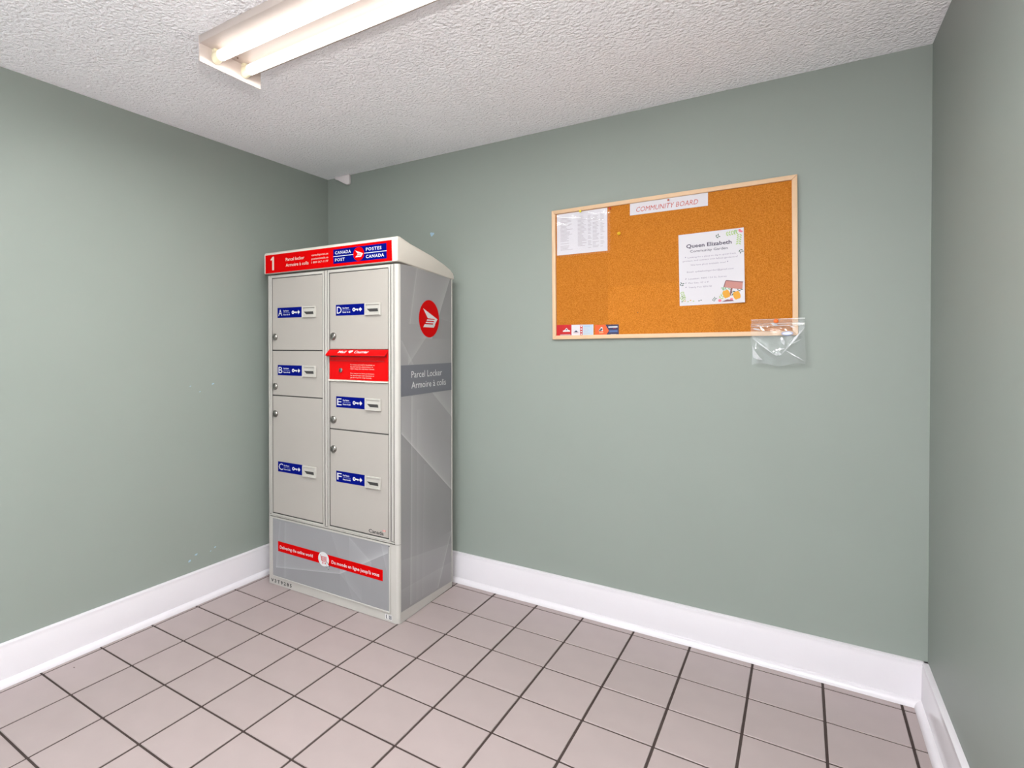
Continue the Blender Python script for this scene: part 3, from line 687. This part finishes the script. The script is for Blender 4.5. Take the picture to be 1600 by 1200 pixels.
MB().cyl(2.0 - 1.5, 0, .001, 0, .0004, DARK, n=6)
mb = MB(); mb.lathe([(.002, 0), (.0003, .0008)], DARK, FRONT, 8); hole = mb.build('pin_hole', BD, loc=(.407, -.0096, .118))

# clear zip bag hanging over the lower right corner of the frame
BAG = bpy.data.materials.new('clear_plastic'); BAG.use_nodes = True; film(BAG, 1.4, .06, haze=.035)
ZIP = bpy.data.materials.new('zip_plastic'); ZIP.use_nodes = True; film(ZIP, 1.5, .15, haze=.2)
creases = [((.007, .108), (.078, .043), .008), ((.078, .043), (.105, .043), .008), ((.105, .043), (.183, .148), .011), ((.113, .062), (.18, .015), .007),
           ((.118, .072), (.172, .102), .006), ((.005, .075), (.036, .022), .010), ((.105, .112), (.114, .08), .007), ((.06, .07), (.10, .13), .005), ((.14, .15), (.16, .11), .006)]
def bag_y(X, Z):
    u, v = X / .183, Z / .187
    y = .004 * math.sin(math.pi * u) * math.sin(math.pi * min(1, v / .8)) + .0006
    if v < .86:
        for (a, b, hgt) in creases:
            dx, dz = b[0] - a[0], b[1] - a[1]; L2 = dx * dx + dz * dz
            tt = max(0, min(1, ((X - a[0]) * dx + (Z - a[1]) * dz) / L2))
            d = math.hypot(X - a[0] - tt * dx, Z - a[1] - tt * dz)
            y += hgt * .6 * math.exp(-d / .007) * (.35 + .65 * math.sin(math.pi * tt))
        y += .0012 * math.sin(70 * X + 40 * Z) * math.sin(55 * Z - 20 * X)
    return y
def bag_surface(sign):
    nx_, nz_ = 44, 46; vs = []; fs = []
    for j in range(nz_ + 1):
        for i in range(nx_ + 1):
            u, v = i / nx_, j / nz_
            X = u * .183 + .002 * math.sin(7 * v); Z = v * .187
            if j < 4: Z += .006 * math.sin(u * 9) * (4 - j) / 4
            y = bag_y(X, Z)
            vs.append((X, -y if sign > 0 else .0004, Z))
    for j in range(nz_):
        for i in range(nx_):
            a = j * (nx_ + 1) + i; f = (a, a + 1, a + nx_ + 2, a + nx_ + 1); fs.append(f if sign > 0 else f[::-1])
    return vs, fs
BGO = empty('plastic_bag', (2.398, -.0205, 1.2345), (0, -math.radians(1.0), 0))
tag(BGO, 'crumpled clear zip bag pinned over the lower right corner of the cork board', 'bag')
mb = MB(); vs, fs = bag_surface(1); mb.add(vs, fs, BAG); mb.build('front_film', BGO, smooth=True)
mb = MB(); vs, fs = bag_surface(-1); mb.add(vs, fs, BAG); mb.build('back_film', BGO, smooth=True)
mb = MB()
for z in (.158, .166, .184): mb.box(-.001, .184, -.0026, -.0006, z, z + .0022, ZIP)
mb.build('zip_strip', BGO, bevel=.0006, seg=1)
# glints on the crumpled film, painted as whitish ribbons along the creases
GLINT = bpy.data.materials.new('painted_glint'); GLINT.use_nodes = True; film(GLINT, 1.6, .15, haze=.55)
mb = MB()
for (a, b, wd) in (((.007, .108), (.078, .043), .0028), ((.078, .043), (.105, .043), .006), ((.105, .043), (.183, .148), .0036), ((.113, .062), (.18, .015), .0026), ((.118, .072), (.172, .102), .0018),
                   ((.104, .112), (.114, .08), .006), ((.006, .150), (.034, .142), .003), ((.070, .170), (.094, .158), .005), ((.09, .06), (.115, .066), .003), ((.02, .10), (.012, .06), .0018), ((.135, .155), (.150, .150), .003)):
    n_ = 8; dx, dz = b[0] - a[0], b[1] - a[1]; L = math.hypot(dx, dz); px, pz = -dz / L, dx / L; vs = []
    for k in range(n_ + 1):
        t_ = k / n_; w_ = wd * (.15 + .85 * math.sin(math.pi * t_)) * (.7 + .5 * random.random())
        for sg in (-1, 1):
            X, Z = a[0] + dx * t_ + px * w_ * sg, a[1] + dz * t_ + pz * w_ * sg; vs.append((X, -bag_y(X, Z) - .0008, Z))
    mb.add(vs, [(2 * k, 2 * k + 1, 2 * k + 3, 2 * k + 2) for k in range(n_)], GLINT)
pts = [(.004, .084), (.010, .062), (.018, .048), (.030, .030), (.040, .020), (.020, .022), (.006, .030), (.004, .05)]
mb.add([(X, -bag_y(X, Z) - .0008, Z) for X, Z in pts], [tuple(range(len(pts)))], GLINT)
mb.build('glint_ribbons', BGO)
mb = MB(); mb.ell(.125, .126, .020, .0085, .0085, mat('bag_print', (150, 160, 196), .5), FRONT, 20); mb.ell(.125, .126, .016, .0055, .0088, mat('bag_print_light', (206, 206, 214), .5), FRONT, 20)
mb.text('zip bag', .113, .137, .1235, .0091, mat('bag_print'), FRONT, h=.005, bold=.01) if False else None
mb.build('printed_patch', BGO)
